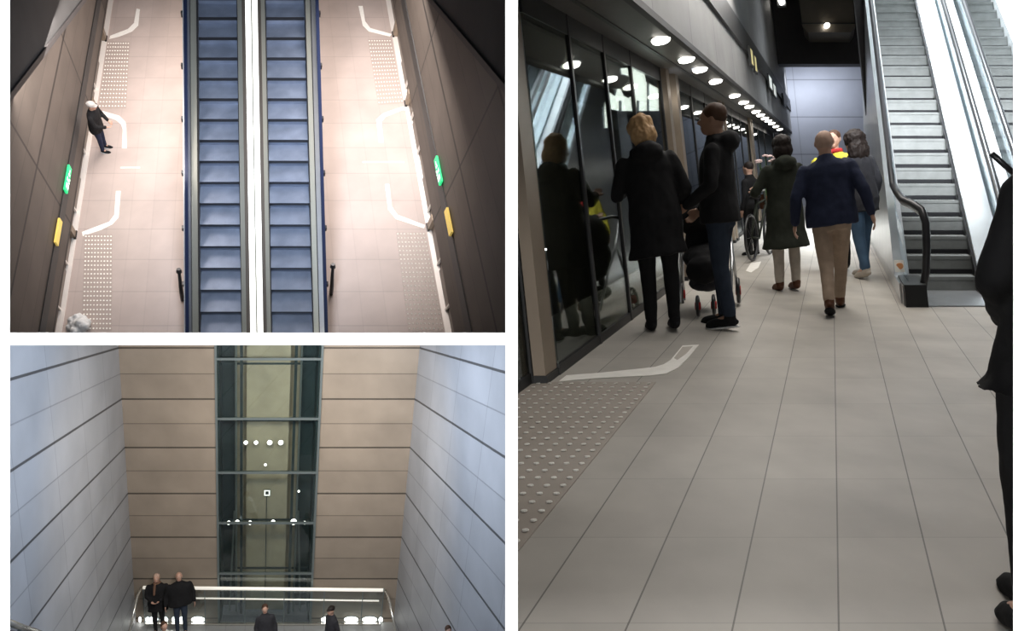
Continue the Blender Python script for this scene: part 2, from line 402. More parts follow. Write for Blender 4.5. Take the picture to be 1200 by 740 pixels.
def hall_vec(H, d):
    Mx = Matrix((H.A, H.B, H.C)).transposed(); return Mx.inverted() @ d
ER = hall_vec(R, Ecam * .8)                     # per unit k: .8 m forward
aS0 = R.on(1068, 345, 2, 0); wS = .735
P1 = (aS0[0], aS0[1], 0.0)
KMAX = 11.0
def along(P0, k, da=0, dc=0): return (P0[0] + ER[0]*k + da, P0[1] + ER[1]*k, P0[2] + ER[2]*k + dc)
def side_strip(P0, da0, da1, dc0, dc1, k0=-.15, k1=KMAX):
    q = [along(P0, k0, da0, dc0), along(P0, k0, da1, dc0), along(P0, k1, da1, dc0), along(P0, k1, da0, dc0)]
    q2 = [along(P0, k0, da0, dc1), along(P0, k0, da1, dc1), along(P0, k1, da1, dc1), along(P0, k1, da0, dc1)]
    return MB(R).hexa(q + q2)
def balustrade(t, P0, da, hr_m, near_path=None):
    x, y = P0[0] + da, P0[1]
    H0 = .86                                     # handrail height over the step line
    top = along(P0, .55, da, H0 - .1)
    end = along(P0, KMAX, da, H0)
    # handrail curls round the newel at the foot
    path = [(x, y-.60, .20), (x, y-.66, .38), (x, y-.68, .56), (x, y-.64, .70), (x, y-.54, .80), (x, y-.38, .845), (x, y-.12, .875), (x, y+.10, .93), along(P0, .45, da, H0), end]
    hr = MB(R)
    if near_path: path[:8] = near_path
    pp = [Vector(p) for p in path]; fine = []
    for i in range(len(pp) - 2):
        for s in (0, .5): fine.append(tuple(pp[i].lerp(pp[i+1], s)))
    fine += [tuple(pp[-2]), tuple(pp[-1])]
    hr.tube(fine, .036, 10); hr.build('handrail', hr_m, t, True)
    tr = MB(R); tr.tube([(p[0], p[1] + (.045 if i < 8 else 0), p[2] - .045) for i, p in enumerate(fine)], .022, 8); tr.build('handrail_track', M['steel_pale'], t, True)
    poly = [(x, y-.55, .22), (x, y-.60, .4), (x, y-.60, .56), (x, y-.50, .72), (x, y-.36, .79), (x, y-.12, .82), (x, y+.10, .87), along(P0, .45, da, H0-.05), along(P0, KMAX, da, H0-.05), along(P0, KMAX, da, .1), along(P0, .3, da, .12), (x, y-.1, .22)]
    MB(R).slab(poly, (.012, 0, 0)).build('glass_side', M['clear'], t)
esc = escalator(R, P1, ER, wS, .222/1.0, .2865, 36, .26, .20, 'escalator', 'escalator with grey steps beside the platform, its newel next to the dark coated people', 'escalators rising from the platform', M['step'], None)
balustrade(esc, P1, -.07, M['rubber'], [tuple(R.on(u, v, 1, P1[1] + db)) for u, v, db in ((1082,337,-.62),(1085,318,-.66),(1086,290,-.68),(1085,262,-.68),(1080,246,-.62),(1070,239,-.50),(1058,234,-.28),(1051,225,-.02))])
side_strip(P1, -.13, 0, -.35, .13).build('left_skirt', M['steel'], esc)
side_strip(P1, wS, wS + .03, -.35, .07).build('right_skirt', M['rubber'], esc)
side_strip(P1, wS + .03, wS + .34, -.35, .16, k0=-.4).build('centre_deck', M['steel_pale'], esc)
balustrade(esc, P1, wS + .36, M['rubber'])
side_strip(P1, wS + .38, wS + .66, -.35, .20, k0=-.4).build('centre_deck', M['steel_pale'], esc)
# cladding down to the floor on the platform side
MB(R).slab([(P1[0]-.16, P1[1]-.55, 0), (P1[0]-.16, P1[1]+7.5, 0), along(P1, 7.5/ER[1]*1.0, -.16, .12), along(P1, .1, -.16, .12), (P1[0]-.16, P1[1]-.2, .2), (P1[0]-.16, P1[1]-.55, .2)], (.03, 0, 0)).build('side_cladding', M['steel'], esc)
nw = MB(R).box(P1[0]-.13, P1[0]+.09, P1[1]-.78, P1[1]-.1, 0, .22); nw.build('newel_base', M['black'], esc)
MB(R).box(P1[0]-.14, P1[0]-.13, P1[1]-.7, P1[1]-.1, .0, .2).build('base_plate', M['steel'], esc)
MB(R).box(P1[0], P1[0]+wS, P1[1]-.75, P1[1]+.28, .001, .012).build('comb_plate', M['steel'], esc)
orange = mat('orange_print', (.75, .35, .15), .6); white = mat('white_print', (.9, .88, .82), .6)
ps = (P1[0]-.15, P1[1]-.45, .33)
st = MB(R).slab([(ps[0]-.03, ps[1], .30), (ps[0]+.07, ps[1], .30), (ps[0]+.07, ps[1]+.02, .42), (ps[0]-.03, ps[1]+.02, .42)], (0, .01, 0)).build('sticker', white, esc)
MB(R).disc((ps[0]+.02, ps[1]+.006, .36), (0, -1, 0), .035, .006).build('pictogram', orange, st)
P2 = (P1[0] + wS + .72, P1[1], 0)
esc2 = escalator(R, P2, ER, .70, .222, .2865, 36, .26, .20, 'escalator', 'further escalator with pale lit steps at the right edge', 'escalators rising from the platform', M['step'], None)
balustrade(esc2, P2, -.03, M['rubber'])
side_strip(P2, .70, 1.0, -.35, .2).build('right_deck', M['steel_pale'], esc2)
balustrade(esc2, P2, 1.02, M['rubber'])
side_strip(P2, 1.04, 1.6, -.35, .2).build('outer_deck', M['steel_pale'], esc2)
MB(R).box(P2[0], P2[0]+.7, P2[1]-.75, P2[1]+.28, .001, .012).build('comb_plate', M['steel'], esc2)
# dark column between end wall and escalator
pc = R.on(1012, 120, 1, 12); pd = R.on(1024, 120, 1, 12)
struct(MB(R).box(pc[0]+.03, pd[0]+.03, 12, 12.4, 0, 9).build('wall_column', M['bulk']))
struct(MB(R).box(5.2, 5.4, 4, 30, 0, 12).build('wall_right', M['fascia']))

# added glowing panel behind the glass, shaped like a bright reflection in it
glow_white = mat('reflection_glow', (.9, .92, .95), .5, emit=(.85, .92, 1), strength=6)
ab = -1.87
def pb(u, v): p = R.on(u, v, 0, ab); return (ab, p[1], p[2])
t = empty('reflection_panel', R.pt(*pb(750, 130)), 'added glowing panel shaped like a bright reflection in the glass above the blonde woman', 'glowing panel')
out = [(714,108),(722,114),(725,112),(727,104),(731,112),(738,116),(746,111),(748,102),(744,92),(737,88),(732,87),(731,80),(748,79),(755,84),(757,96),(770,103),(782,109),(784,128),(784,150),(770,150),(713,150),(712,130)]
MB(R).slab([pb(*q) for q in out], (-.03, 0, 0)).build('panel', glow_white, t)
for u in (724, 745, 757, 771):
    a_, b_ = pb(u, 96 if u > 750 else 118), pb(u, 150)
    MB(R).slab([(ab+.01, a_[1], a_[2]), (ab+.01, a_[1]+.03, a_[2]), (ab+.01, b_[1]+.03, b_[2]), (ab+.01, b_[1], b_[2])], (.02, 0, 0)).build('bar', M['mullion'], t)
a_, b_ = pb(712, 129), pb(784, 129)
MB(R).box(ab+.01, ab+.03, a_[1], b_[1], a_[2]-.03, a_[2]+.01).build('bar', M['mullion'], t)
M['greyblue'] = mat('grey_panel', (.22, .24, .26), .6)
MB(R).slab([pb(712,130), pb(784,130), pb(784,152), pb(712,152)], (.008, 0, 0)).build('lower_panel', M['greyblue'], t)

# ------------------------------------------------------------------ TOP LEFT HALL: two escalators seen from above
aT = 4.718
M['t_floor'] = seams(mat('warm_tiles', (.50, .42, .38), .55, 0, .08, 1.2), [(1, 1.02, .15, .03, .16), (0, .6, .3, .03, .06)], (.6, .3, 1.02, .15, .035))
M['t_wall'] = seams(mat('brown_cladding', (.085, .070, .058), .6, 0, .12, 1.2), [(0, 4.5, 3.1, .07, .75), (1, .72, .52, .03, .3), (1, 2.88, .52, .09, .8)], (4.5, 3.1, .72, .52, .10))
M['t_dark'] = mat('dark_concrete', (.055, .055, .055), .8, 0, .15, .8)
M['t_screen'] = mat('bronze_screen', (.16, .125, .10), .4, .3, .1)
M['thresh'] = mat('pale_threshold', (.85, .80, .74), .4, .1)
struct(MB(T).box(-aT - 1, aT + 1, -1.5, 18, -.1, 0).build('floor', M['t_floor']))
for s in (-1, 1):
    nm = 'left' if s < 0 else 'right'
    cb = 1.33 if s < 0 else 1.78
    sh = .45 if s < 0 else .62                  # soffit height over the platform doors
    x = lambda q: s * (aT + q)
    def bx(q0, q1, b0, b1, c0, c1): return MB(T).box(min(x(q0), x(q1)), max(x(q0), x(q1)), b0, b1, c0, c1)
    struct(bx(0, .2, -1.5, 18, sh, 9).build('wall_' + nm, M['t_wall']))
    struct(bx(.12, .5, -1.5, 18, 0, sh).build('wall_screen_' + nm, M['t_screen']))
    struct(bx(-.03, .02, -1.5, 18, cb - .19, cb + .19).build('trim_%d' % (4 + (s > 0)), M['band']))
    struct(bx(-.04, .12, -1.5, 18, 0.001, .02).build('trim_%d' % (6 + (s > 0)), M['thresh']))
    # sloping concrete soffit over the wall
    q = [T.on(*p, 0, x(-.25)) for p in (((-20, 158), (9.5, 119), (100, 0), (185, -112)) if s < 0 else ((640, 164), (591, 105), (503.5, 0), (415, -106)))]
    e0, e1 = q[0], q[-1]
    MBs = MB(T).slab([(x(-.25), e0[1], e0[2]), (x(-.25), e1[1], e1[2]), (x(-.25), e1[1]+4.0, e1[2]+8), (x(-.25), e0[1]-2, e0[2]+8)], (s*.25, 0, 0))
    struct(MBs.build('ceiling_slope_' + nm, M['t_dark']))
    MBs = MB(T).slab([(x(-.30), e0[1], e0[2]), (x(-.30), e1[1], e1[2]), (x(-.30), e1[1]+.02, e1[2]+.14), (x(-.30), e0[1]+.02, e0[2]+.14)], (s*.06, 0, 0))
    struct(MBs.build('trim_%d' % (8 + (s > 0)), M['bulk']))
    # door posts and panels of the screen
    t = empty('platform_screen', T.pt(x(.1), 4, 0), 'bronze platform screen along the %s wall seen from above' % nm, 'door screen')
    for u, v in ((118, 46), (90, 276), (106, 126)) if s < 0 else ((462, 41), (498, 267), (474, 122)):
        p = T.on(u, v, 2, 0)
        d = bx(-.02, .14, p[1] - .10, p[1] + .10, 0, sh).build('door_post', M['post'], t)
        bx(-.04, .02, p[1] - .14, p[1] + .14, 0, .05).build('foot', M['mullion'], d)
    for bb in (1.2, 2.6, 4.4, 6.6, 8.0, 9.4):
        d = bx(.08, .12, bb - .6, bb + .6, .03, sh - .02).build('door_panel', M['t_screen'], t)
        bx(.05, .10, bb - .62, bb - .57, .02, sh).build('frame', M['thresh'], d)
    # signs in the channel
    gs = mat('green_sign', (.02, .35, .12), .5, emit=(.03, .9, .3), strength=.9)
    ys = mat('yellow_sign_plate', (.75, .55, .12), .5, emit=(.9, .65, .15), strength=.35)
    wm = mat('sign_white', (.8, 1, .85), .5, emit=(.7, 1, .8), strength=1)
    for (u, v, mm, lab, ln) in (((79, 210, gs, 'green lit exit sign on the left wall seen from above', .85), (68, 272, ys, 'yellow sign plate on the left wall below the green sign', .75)) if s < 0 else
                                ((514, 200, gs, 'green lit exit sign on the right wall seen from above', .85), (526, 260, ys, 'yellow sign plate on the right wall below the green sign', .75))):
        p = T.on(u, v, 0, x(-.05)); b0, b1 = p[1] - ln/2, p[1] + ln/2
        t = empty('exit_sign' if mm is gs else 'sign_plate', T.pt(*p), lab, 'sign')
        bx(-.08, -.03, b0, b1, p[2]-.12, p[2]+.12).build('face', mm, t)
        if mm is gs:
            mk = MB(T)                           # running figure, door and arrow
            def r(b0_, b1_, c0_, c1_): mk.box(min(x(-.085), x(-.08)), max(x(-.085), x(-.08)), b0+b0_*ln, b0+b1_*ln, p[2]-.15+c0_*.3, p[2]-.15+c1_*.3)
            r(.12, .30, .15, .85); r(.40, .48, .3, .75); r(.38, .52, .78, .9); r(.36, .42, .1, .35); r(.48, .56, .1, .3); r(.64, .86, .45, .55); r(.62, .70, .3, .7)
            mk.build('pictogram', wm, t)
# tactile strips
M['stud_soft'] = M['stud']
for poly, nx, ny, lab in (([(96,388),(131,388),(132,275),(99,275)], 9, 22, 'studded floor strip at the lower left, seen from above'),
                          ([(115,127),(148,127),(152,49),(126,49)], 9, 17, 'studded floor strip at the upper left, seen from above'),
                          ([(478,388),(521,388),(498,272),(464,272)], 9, 22, 'studded floor strip at the lower right, seen from above'),
                          ([(443,123),(473,121),(458,46),(431,46)], 9, 17, 'studded floor strip at the upper right, seen from above')):
    pts = [tuple(T.on(u, v, 2, 0)[:2]) for u, v in poly]
    stud_field(T, pts, nx, ny, 'tactile_paving', lab, M['t_tact'] if 't_tact' in M else M.setdefault('t_tact', mat('tactile_warm', (.44, .365, .32), .5)), .022, .01, 'tactile strips seen from above')
for o_, lab in (([(128,46),(129,42),(150,34),(157,27),(160,10),(164,11),(162,30),(155,37),(140,43)], 'upper left white bent floor marking seen from above'),
                ([(120,130),(140,136),(147,143),(148,150),(148.5,174),(143,174),(144,152),(142,146),(136,141),(120,135)], 'middle left white bent floor marking beside the person'),
                ([(97,277),(96,272),(128,260),(134,252),(136,224),(141.5,224),(139,255),(132,263),(118,270)], 'lower left white bent floor marking seen from above'),
                ([(420,7),(425,7),(428,25),(434,33),(459,40),(457,43),(432,37),(425,30)], 'upper right white bent floor marking seen from above'),
                ([(486,128),(472,125),(449,133),(441,140),(444,167),(449.5,167),(447,143),(452,137),(472,129),(486,131)], 'middle right white bent floor marking seen from above'),
                ([(451,216),(456,216),(459,242),(466,252),(498,264),(497,268),(464,257),(455,246)], 'lower right white bent floor marking seen from above')):
    marking(T, o_, lab, 'white bent floor markings seen from above')
for u0, u1, v, lab in ((141,164,197.5,'thin pale floor line left of the escalators'), (425,474,191,'thin pale floor line right of the escalators')):
    p, q = T.on(u0, v, 2, 0), T.on(u1, v, 2, 0)
    tag(MB(T).box(p[0], q[0], p[1], p[1]+.05, .002, .008).build('floor_line', M['marking']), lab, 'floor line')

# the pair of escalators
Et = hall_vec(T, Vector((-422, 800, 7299)) / 7354)
def t_at(u, v=388, Y=16.0):
    r = (ray(u, v) * Y) - T.O; return hall_vec(T, r)
M['step_blue'] = mat('blue_grey_step', (.22, .26, .34), .45, .35, .15, 3)
M['skirt'] = mat('grey_green_skirt', (.42, .42, .36), .35, .6)
M['blue_glass'] = mat('blue_edge', (.025, .035, .08), .2, .3)
M['strip_light'] = mat('strip_light', (1, 1, 1), .5, emit=(1, .98, .90), strength=1.15)
M['brown_trim'] = mat('brown_trim', (.10, .085, .07), .5, .3)
def t_strip(u0, u1, dc0, dc1, m, name, t, k0=-.6, k1=10.5):
    P, Q = t_at(u0), t_at(u1)
    w_ = Q[0] - P[0]
    pts = []
    for dc in (dc0, dc1):
        for (da, k) in ((0, k0), (w_, k0), (w_, k1), (0, k1)):
            pts.append((P[0] + Et[0]*k + da, P[1] + Et[1]*k, P[2] + Et[2]*k + dc))
    return MB(T).hexa(pts).build(name, m, t)
for side, u0, labs in ((0, 235.2, 'left escalator of the pair seen from above'), (1, 318.8, 'right escalator of the pair seen from above')):
    P = t_at(u0)
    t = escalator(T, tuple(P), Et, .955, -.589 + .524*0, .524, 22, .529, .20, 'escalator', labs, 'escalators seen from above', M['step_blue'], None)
    if side == 0: sp = ((233.0,235.2,M['rubber'],.04,'skirt_brush'),(226,233,M['skirt'],.10,'inner_deck'),(225.2,226,M['rubber'],.12,'joint'),(222.6,225.2,M['steel'],.16,'outer_deck'),(218.4,222.6,M['blue_glass'],.22,'balustrade'),(216.6,218.4,M['steel_pale'],.14,'edge_profile'),
                        (282.9,283.8,M['rubber'],.04,'skirt_brush'),(283.8,289.3,M['skirt'],.10,'inner_deck'),(289.3,293.4,M['brown_trim'],.20,'balustrade'))
    else: sp = ((366.6,367.6,M['rubber'],.04,'skirt_brush'),(367.6,373.4,M['skirt'],.10,'inner_deck'),(373.4,374.4,M['rubber'],.11,'joint'),(374.4,379.6,M['steel'],.14,'outer_deck'),(379.6,383.6,M['blue_glass'],.22,'balustrade'),
                (317.6,318.8,M['rubber'],.04,'skirt_brush'),(312.6,317.6,M['skirt'],.10,'inner_deck'),(308.6,312.6,M['brown_trim'],.20,'balustrade'))
    for a_, b_, m_, h_, n_ in sp: t_strip(a_, b_, -.5, h_, m_, n_, t)
    # brackets and rollers on the outer side
    for i in range(7):
        k = 1.1 + i * 1.35; Q = t_at(215.5 if side == 0 else 384.5)
        c_ = (Q[0]+Et[0]*k, Q[1]+Et[1]*k, Q[2]+Et[2]*k)
        MB(T).box(c_[0]-.03, c_[0]+.03, c_[1]-.05, c_[1]+.05, c_[2]-.05, c_[2]+.1).build('bracket', M['rubber'], t)
t = empty('strip_light', T.pt(*t_at(301)), 'long white light strip running between the two escalators', 'light')
t_strip(293.6, 300.2, -.3, .15, M['strip_light'], 'left_tube', t); t_strip(300.4, 301.8, -.3, .19, M['skirt'], 'spine', t); t_strip(302.0, 308.4, -.3, .15, M['strip_light'], 'right_tube', t)
for u, v0, v1, lab in ((214, 318, 352, 'dark slim post standing left of the escalators'), (388, 314, 345, 'dark slim post standing right of the escalators')):
    p = T.on(u, v1, 2, 0); q = T.on(u, v0, 2, 0)
    o = empty('bollard', T.pt(*p), lab, 'post')
    MB(T).tube([(p[0], p[1], 0), (p[0], p[1] + .1, .3), (p[0], (p[1]+q[1])/2, .9)], [.05, .05, .035], 10).build('shaft', M['rubber'], o)
    MB(T).tube([(p[0], (p[1]+q[1])/2, .9), (p[0], (p[1]+q[1])/2+.04, 1.0)], [.07, .05], 10).build('cap', M['rubber'], o)

# ------------------------------------------------------------------ BOTTOM LEFT HALL
aLw = 4.03
P_ = L.on(138, 408, 1, 0)[2]; per = (L.on(138, 408, 1, 0)[2] - L.on(158, 678.7, 1, 0)[2]) / 5
M['l_back'] = seams(mat("taupe_cladding", (.29, .24, .19), .55, 0, .12, 1.0), [(1, per, P_, .05, .75), (1, per, P_ - per/2, .03, .45)], (50, -20, per/2, P_, .06))
M['l_side'] = seams(mat('grey_side_cladding', (.34, .345, .36), .5, 0, .10, .8), [(1, per, P_, .055, .8), (1, per, P_ - per/2, .03, .35), (0, 2.2, -1.9, .03, .25)], (2.2, -1.9, per/2, P_, .06))
M['concrete'] = mat('shaft_concrete', (.44, .39, .29), .7, 0, .15, 1.5)
M['shaft_dark'] = mat('dark_shaft', (.035, .055, .06), .3, .2, .2, 2)
M['frame'] = mat('grey_frame', (.22, .26, .26), .4, .5)
M['l_floor'] = seams(mat('landing_floor', (.30, .31, .31), .5), [(0, .6, 0, .02, .3)])
s0, s1 = -1.44, 1.46
struct(MB(L).box(-aLw, s0, 0, .2, -6, 14).build('wall_back_left', M['l_back']))
struct(MB(L).box(s1, aLw, 0, .2, -6, 14).build('wall_back_right', M['l_back']))
struct(MB(L).box(-aLw - .2, -aLw, -16, .2, -8, 16).build('wall_left', M['l_side']))
struct(MB(L).box(aLw, aLw + .2, -16, .2, -8, 16).build('wall_right', M['l_side']))
cf = .36
struct(MB(L).box(-aLw, aLw, -3.6, 0, cf - .2, cf).build('floor', M['l_floor']))
struct(MB(L).box(-aLw, aLw, -9, -3.6, -1.4, -1.2).build('floor_lower', M['l_floor']))
# lift shaft
t = empty('lift_shaft', L.pt(0, 0, cf), 'tall glazed lift shaft framed in grey steel, centre of the back wall', 'lift shaft')
MB(L).box(s0, s1, 1.5, 1.6, cf, 14).build('back_plate', M['concrete'], t)
MB(L).box(-.62, .62, .95, 1.05, cf, 14).build('centre_plate', M['concrete'], t)
for s in (-1, 1):
    MB(L).box(min(s*1.40, s*1.46), max(s*1.40, s*1.46), -.06, .2, cf, 14).build('post', M['frame'], t)
    MB(L).box(min(s*1.36, s*1.40), max(s*1.36, s*1.40), .2, 1.5, cf, 14).build('side_lining', M['shaft_dark'], t)
    MB(L).box(min(s*.98, s*1.38), max(s*.98, s*1.38), 1.3, 1.4, cf, 14).build('dark_panel', M['shaft_dark'], t)
    MB(L).box(min(s*.72, s*.80), max(s*.72, s*.80), .60, .72, cf, 14).build('guide_rail', M['shaft_dark'], t)
    MB(L).tube([(s*.92, .8, cf), (s*.92, .8, 14)], .03, 8).build('cable', M['frame'], t)
    MB(L).tube([(s*1.15, .9, cf), (s*.98, .9, 4.2)], .03, 8).build('brace', M['frame'], t)
for i, v in enumerate((421, 491, 554, 613, 672)):
    c = L.on(315, v, 1, 0)[2]
    MB(L).box(-1.42, 1.42, -.07, .03, c-.035, c+.035).build('cross_beam', M['frame'], t)
    MB(L).box(-1.38, 1.38, .9, .95, c-.25, c-.19).build('rear_beam', M['shaft_dark'], t)
M['lift_glass'] = glass('lift_glass', (.90, .93, .91), .05)
MB(L).box(-1.40, 1.40, -.02, -.01, cf, 14).build('glazing', M['lift_glass'], t)
MB(L).box(-.01, .01, .90, .95, cf, L.on(313, 578, 1, .9)[2]).build('cable', M['shaft_dark'], t)
p = L.on(313, 578, 1, .85)
sg = MB(L).box(p[0]-.10, p[0]+.10, .84, .90, p[2]-.11, p[2]+.11).build('notice', M['shaft_dark'], t)
for (x0, x1, z0, z1) in ((-.09,-.05,-.10,.10),(.05,.09,-.10,.10),(-.05,.05,.06,.10),(-.05,.05,-.10,-.06)):
    MB(L).box(p[0]+x0, p[0]+x1, .83, .84, p[2]+z0, p[2]+z1).build('outline', M['strip_light'], sg)
M['spot'] = mat('spot_lens', (1, 1, 1), .4, emit=(1, .98, .93), strength=5)
k = 0
for (u, v, r_) in ((288,519,.055),(300,519,.055),(316,519,.07),(329,519,.07),(268,613,.06),(278,612,.06),(293,613,.06),(320,612,.06),(344,612,.09),(357,613,.05),(311,545,.035),(350,576,.03)):  # both rows are lamp reflections in the glass, made as glowing discs
    p = L.on(u, v, 1, .5)
    o = empty('shaft_spot', L.pt(*p), 'small white spot in the lift shaft, %s' % ('glass reflection in the upper row of four' if v < 530 else 'glass reflection in the lower row near the fourth beam' if v > 600 else 'single dim one between the rows'), 'lamp', 'reflected spots upper row' if v < 530 else 'reflected spots lower row' if v > 600 else 'single dim spotlights')
    MB(L).disc(tuple(p), (0, -1, 0), r_, .04, 14, 1).build('lens', M['spot'], o)
    MB(L).disc((p[0], p[1]+.05, p[2]), (0, -1, 0), r_*1.05, .05, 14, 1).build('rim', M['shaft_dark'], o)
# bright hand rails before the back wall
M['rail_glow'] = mat('glowing_rail', (.95, .93, .88), .2, .2, emit=(1, .94, .82), strength=.55)  # glow in the material stands for lamp light on the metal
M['rail_steel'] = mat('rail_steel', (.7, .68, .62), .25, .8)
r0, r1 = L.on(168, 689, 1, -.24), L.on(449, 692, 1, -.24)
q0, q1 = L.on(200, 701, 1, -.21), L.on(444, 704.5, 1, -.21)
t = empty('glass_railing', L.pt(0, -.24, cf), 'glass railing with two bright rails across the back landing', 'railing')
MB(L).tube([tuple(r0), tuple(r1)], .05, 10).build('top_rail', M['rail_glow'], t, True)
MB(L).tube([tuple(q0), tuple(q1)], .025, 8).build('lower_rail', M['rail_glow'], t, True)
for u in (168, 240, 287, 333, 380, 425, 449):
    p = L.on(u, 700, 1, -.22)
    MB(L).box(p[0]-.012, p[0]+.012, -.24, -.20, cf, r0[2]-.04).build('baluster', M['frame'], t)
MB(L).box(r0[0], r1[0], -.228, -.222, cf+.1, r0[2]-.08).build('pane', M['clear'], t)
MB(L).box(r0[0], r1[0], -.28, -.19, cf+.02, cf+.08).build('bottom_rail', M['rail_steel'], t)
for s, lab in ((-1, 'steel stair handrail running down along the left wall'), (1, 'steel stair handrail running down along the right wall')):
    e = (r0 if s < 0 else r1)
    t = empty('stair_handrail', L.pt(e[0], -.6, cf), lab, 'handrail')
    f = L.on(150 if s < 0 else 475, 760, 1, -2.6)
    MB(L).tube([(e[0] + s*.07, -.26, e[2]), (e[0] + s*.1, -.7, e[2]-.1), (e[0]+s*.25, -1.7, cf+.35)], .035, 8).build('rail', M['rail_steel'], t, True)
    MB(L).tube([(e[0]+s*.22, -1.5, cf), (e[0]+s*.22, -1.5, cf+.5)], .02, 8).build('stanchion', M['frame'], t)
t = empty('stair_handrail', L.pt(*L.on(9, 728, 0, -3.9)), 'pale handrail at the lower left corner of the lower picture hall', 'handrail')
x0, x1 = L.on(-6, 725, 0, -3.88), L.on(46, 743, 0, -3.88)
MB(L).tube([tuple(x0), tuple(x1)], .055, 10).build('rail', M['rail_steel'], t, True)
MB(L).tube([(-3.88, (x0[1]+x1[1])/2, (x0[2]+x1[2])/2), (-3.88, (x0[1]+x1[1])/2, (x0[2]+x1[2])/2-1.2)], .03, 8).build('stanchion', M['frame'], t)
# low wall lights
for i, (u, rx) in enumerate(((164,.04),(173,.06),(180,.14),(192,.13),(205,.10),(213,.08),(232,.21),(383,.18),(411.5,.22),(433,.23),(446,.06))):
    p = L.on(u, 726.5, 1, -.03)
    o = empty('wall_light', L.pt(*p), 'oval white wall light low behind the railing, %s' % ('at the left behind the standing couple' if i < 6 else 'wide one right of the standing couple' if i == 6 else 'in the right hand group'), 'lamp', 'low wall lights ' + ('left' if i < 6 else 'right' if i > 6 else 'single'))
    mb = MB(L); ring = [(p[0] + rx*math.cos(q*PI/8), p[1], p[2] + (.11 if rx > .07 else .10)*math.sin(q*PI/8)) for q in range(16)]
    mb.slab(ring, (0, -.03, 0)); mb.build('lens', M['spot'], o)
    ring = [(p[0] + (rx+.015)*math.cos(q*PI/8), p[1]+.02, p[2] + .125*math.sin(q*PI/8)) for q in range(16)]
    MB(L).slab(ring, (0, -.02, 0)).build('rim', M['frame'], o)

# ------------------------------------------------------------------ people
def cloth(name, c, rough=.85, amt=.12): return mat(name, c, rough, 0, amt, 14, bump=.25, spec=.25)
SK = mat('skin', (.50, .30, .22), .55, 0, .06, 10)
SK2 = mat('skin_tan', (.30, .17, .11), .55, 0, .06, 10)
EYE_W = mat('eye_white', (.7, .7, .68), .3); LIP = mat('lips', (.35, .13, .11), .5)
C_ = dict(black=cloth('black_cloth', (.010, .010, .011)), navy=cloth('navy_cloth', (.020, .026, .055)), khaki=cloth('khaki_cloth', (.36, .27, .20)),
          jeans=cloth('denim', (.026, .036, .056)), jeans2=cloth('washed_denim', (.06, .11, .18)), green=cloth('dark_green_cloth', (.026, .030, .022)), yellow=cloth('yellow_cloth', (.55, .48, .05)),
          red=cloth('red_cloth', (.4, .03, .03)), grey=cloth('grey_cloth', (.10, .10, .11)), white=cloth('white_cloth', (.7, .7, .68)), brown=cloth('brown_leather', (.10, .04, .02), .5),
          charcoal=cloth('charcoal_cloth', (.03, .03, .035)), brownfur=cloth('brown_scarf_cloth', (.16, .09, .06)), cream=cloth('cream_cloth', (.45, .40, .34)))
HA = dict(ash=cloth('ash_blond_hair', (.50, .31, .15), .6), blond=cloth('blond_hair', (.42, .26, .13), .6), dark=cloth('dark_hair', (.018, .012, .010), .6), brown=cloth('brown_hair', (.07, .035, .02), .6), grey=cloth('grey_hair', (.42, .40, .38), .7), thin=cloth('thin_fair_hair', (.48, .33, .26), .7))

def add_cap(bm, p0, r0, p1, r1, seg=10):
    p0, p1 = Vector(p0), Vector(p1); d = p1 - p0; L_ = d.length or 1e-4; d = d / L_
    x = d.orthogonal().normalized(); y = d.cross(x)
    st = [(-.94, .34), (-.7, .71), (0, 1)]; rings = []
    for t_, s_ in st: rings.append((p0 + d * (t_ * r0), r0 * s_))
    for t_, s_ in ((0, 1), (.7, .71), (.94, .34)): rings.append((p1 + d * (t_ * r1), r1 * s_))
    vs = [[bm.verts.new(c + (x*math.cos(2*PI*k/seg) + y*math.sin(2*PI*k/seg)) * r) for k in range(seg)] for c, r in rings]
    for a, b in zip(vs, vs[1:]):
        for k in range(seg): bm.faces.new([a[k], a[(k+1)%seg], b[(k+1)%seg], b[k]])
    bm.faces.new(vs[0][::-1]); bm.faces.new(vs[-1])
def add_ell(bm, c, r, T_=None, sub=2):
    g = bmesh.ops.create_icosphere(bm, subdivisions=sub, radius=1)
    for v in g['verts']:
        p = Vector((v.co.x*r[0], v.co.y*r[1], v.co.z*r[2]))
        v.co = (T_ @ p if T_ is not None else p) + Vector(c)
def add_loft(bm, rings, f, seg=24):      # rings: (z, rx, ry, cy)
    vs = [[bm.verts.new(f(Vector((rx*math.cos(2*PI*k/seg)*(1.0), cy + ry*math.sin(2*PI*k/seg), z)))) for k in range(seg)] for z, rx, ry, cy in rings]
    for a, b in zip(vs, vs[1:]):
        for k in range(seg): bm.faces.new([a[k], a[(k+1)%seg], b[(k+1)%seg], b[k]])
    bm.faces.new(vs[0][::-1]); bm.faces.new(vs[-1])
work = bpy.data.scenes.new('workbench')      # only for turning modifiers into meshes; removed at the end
drop = []
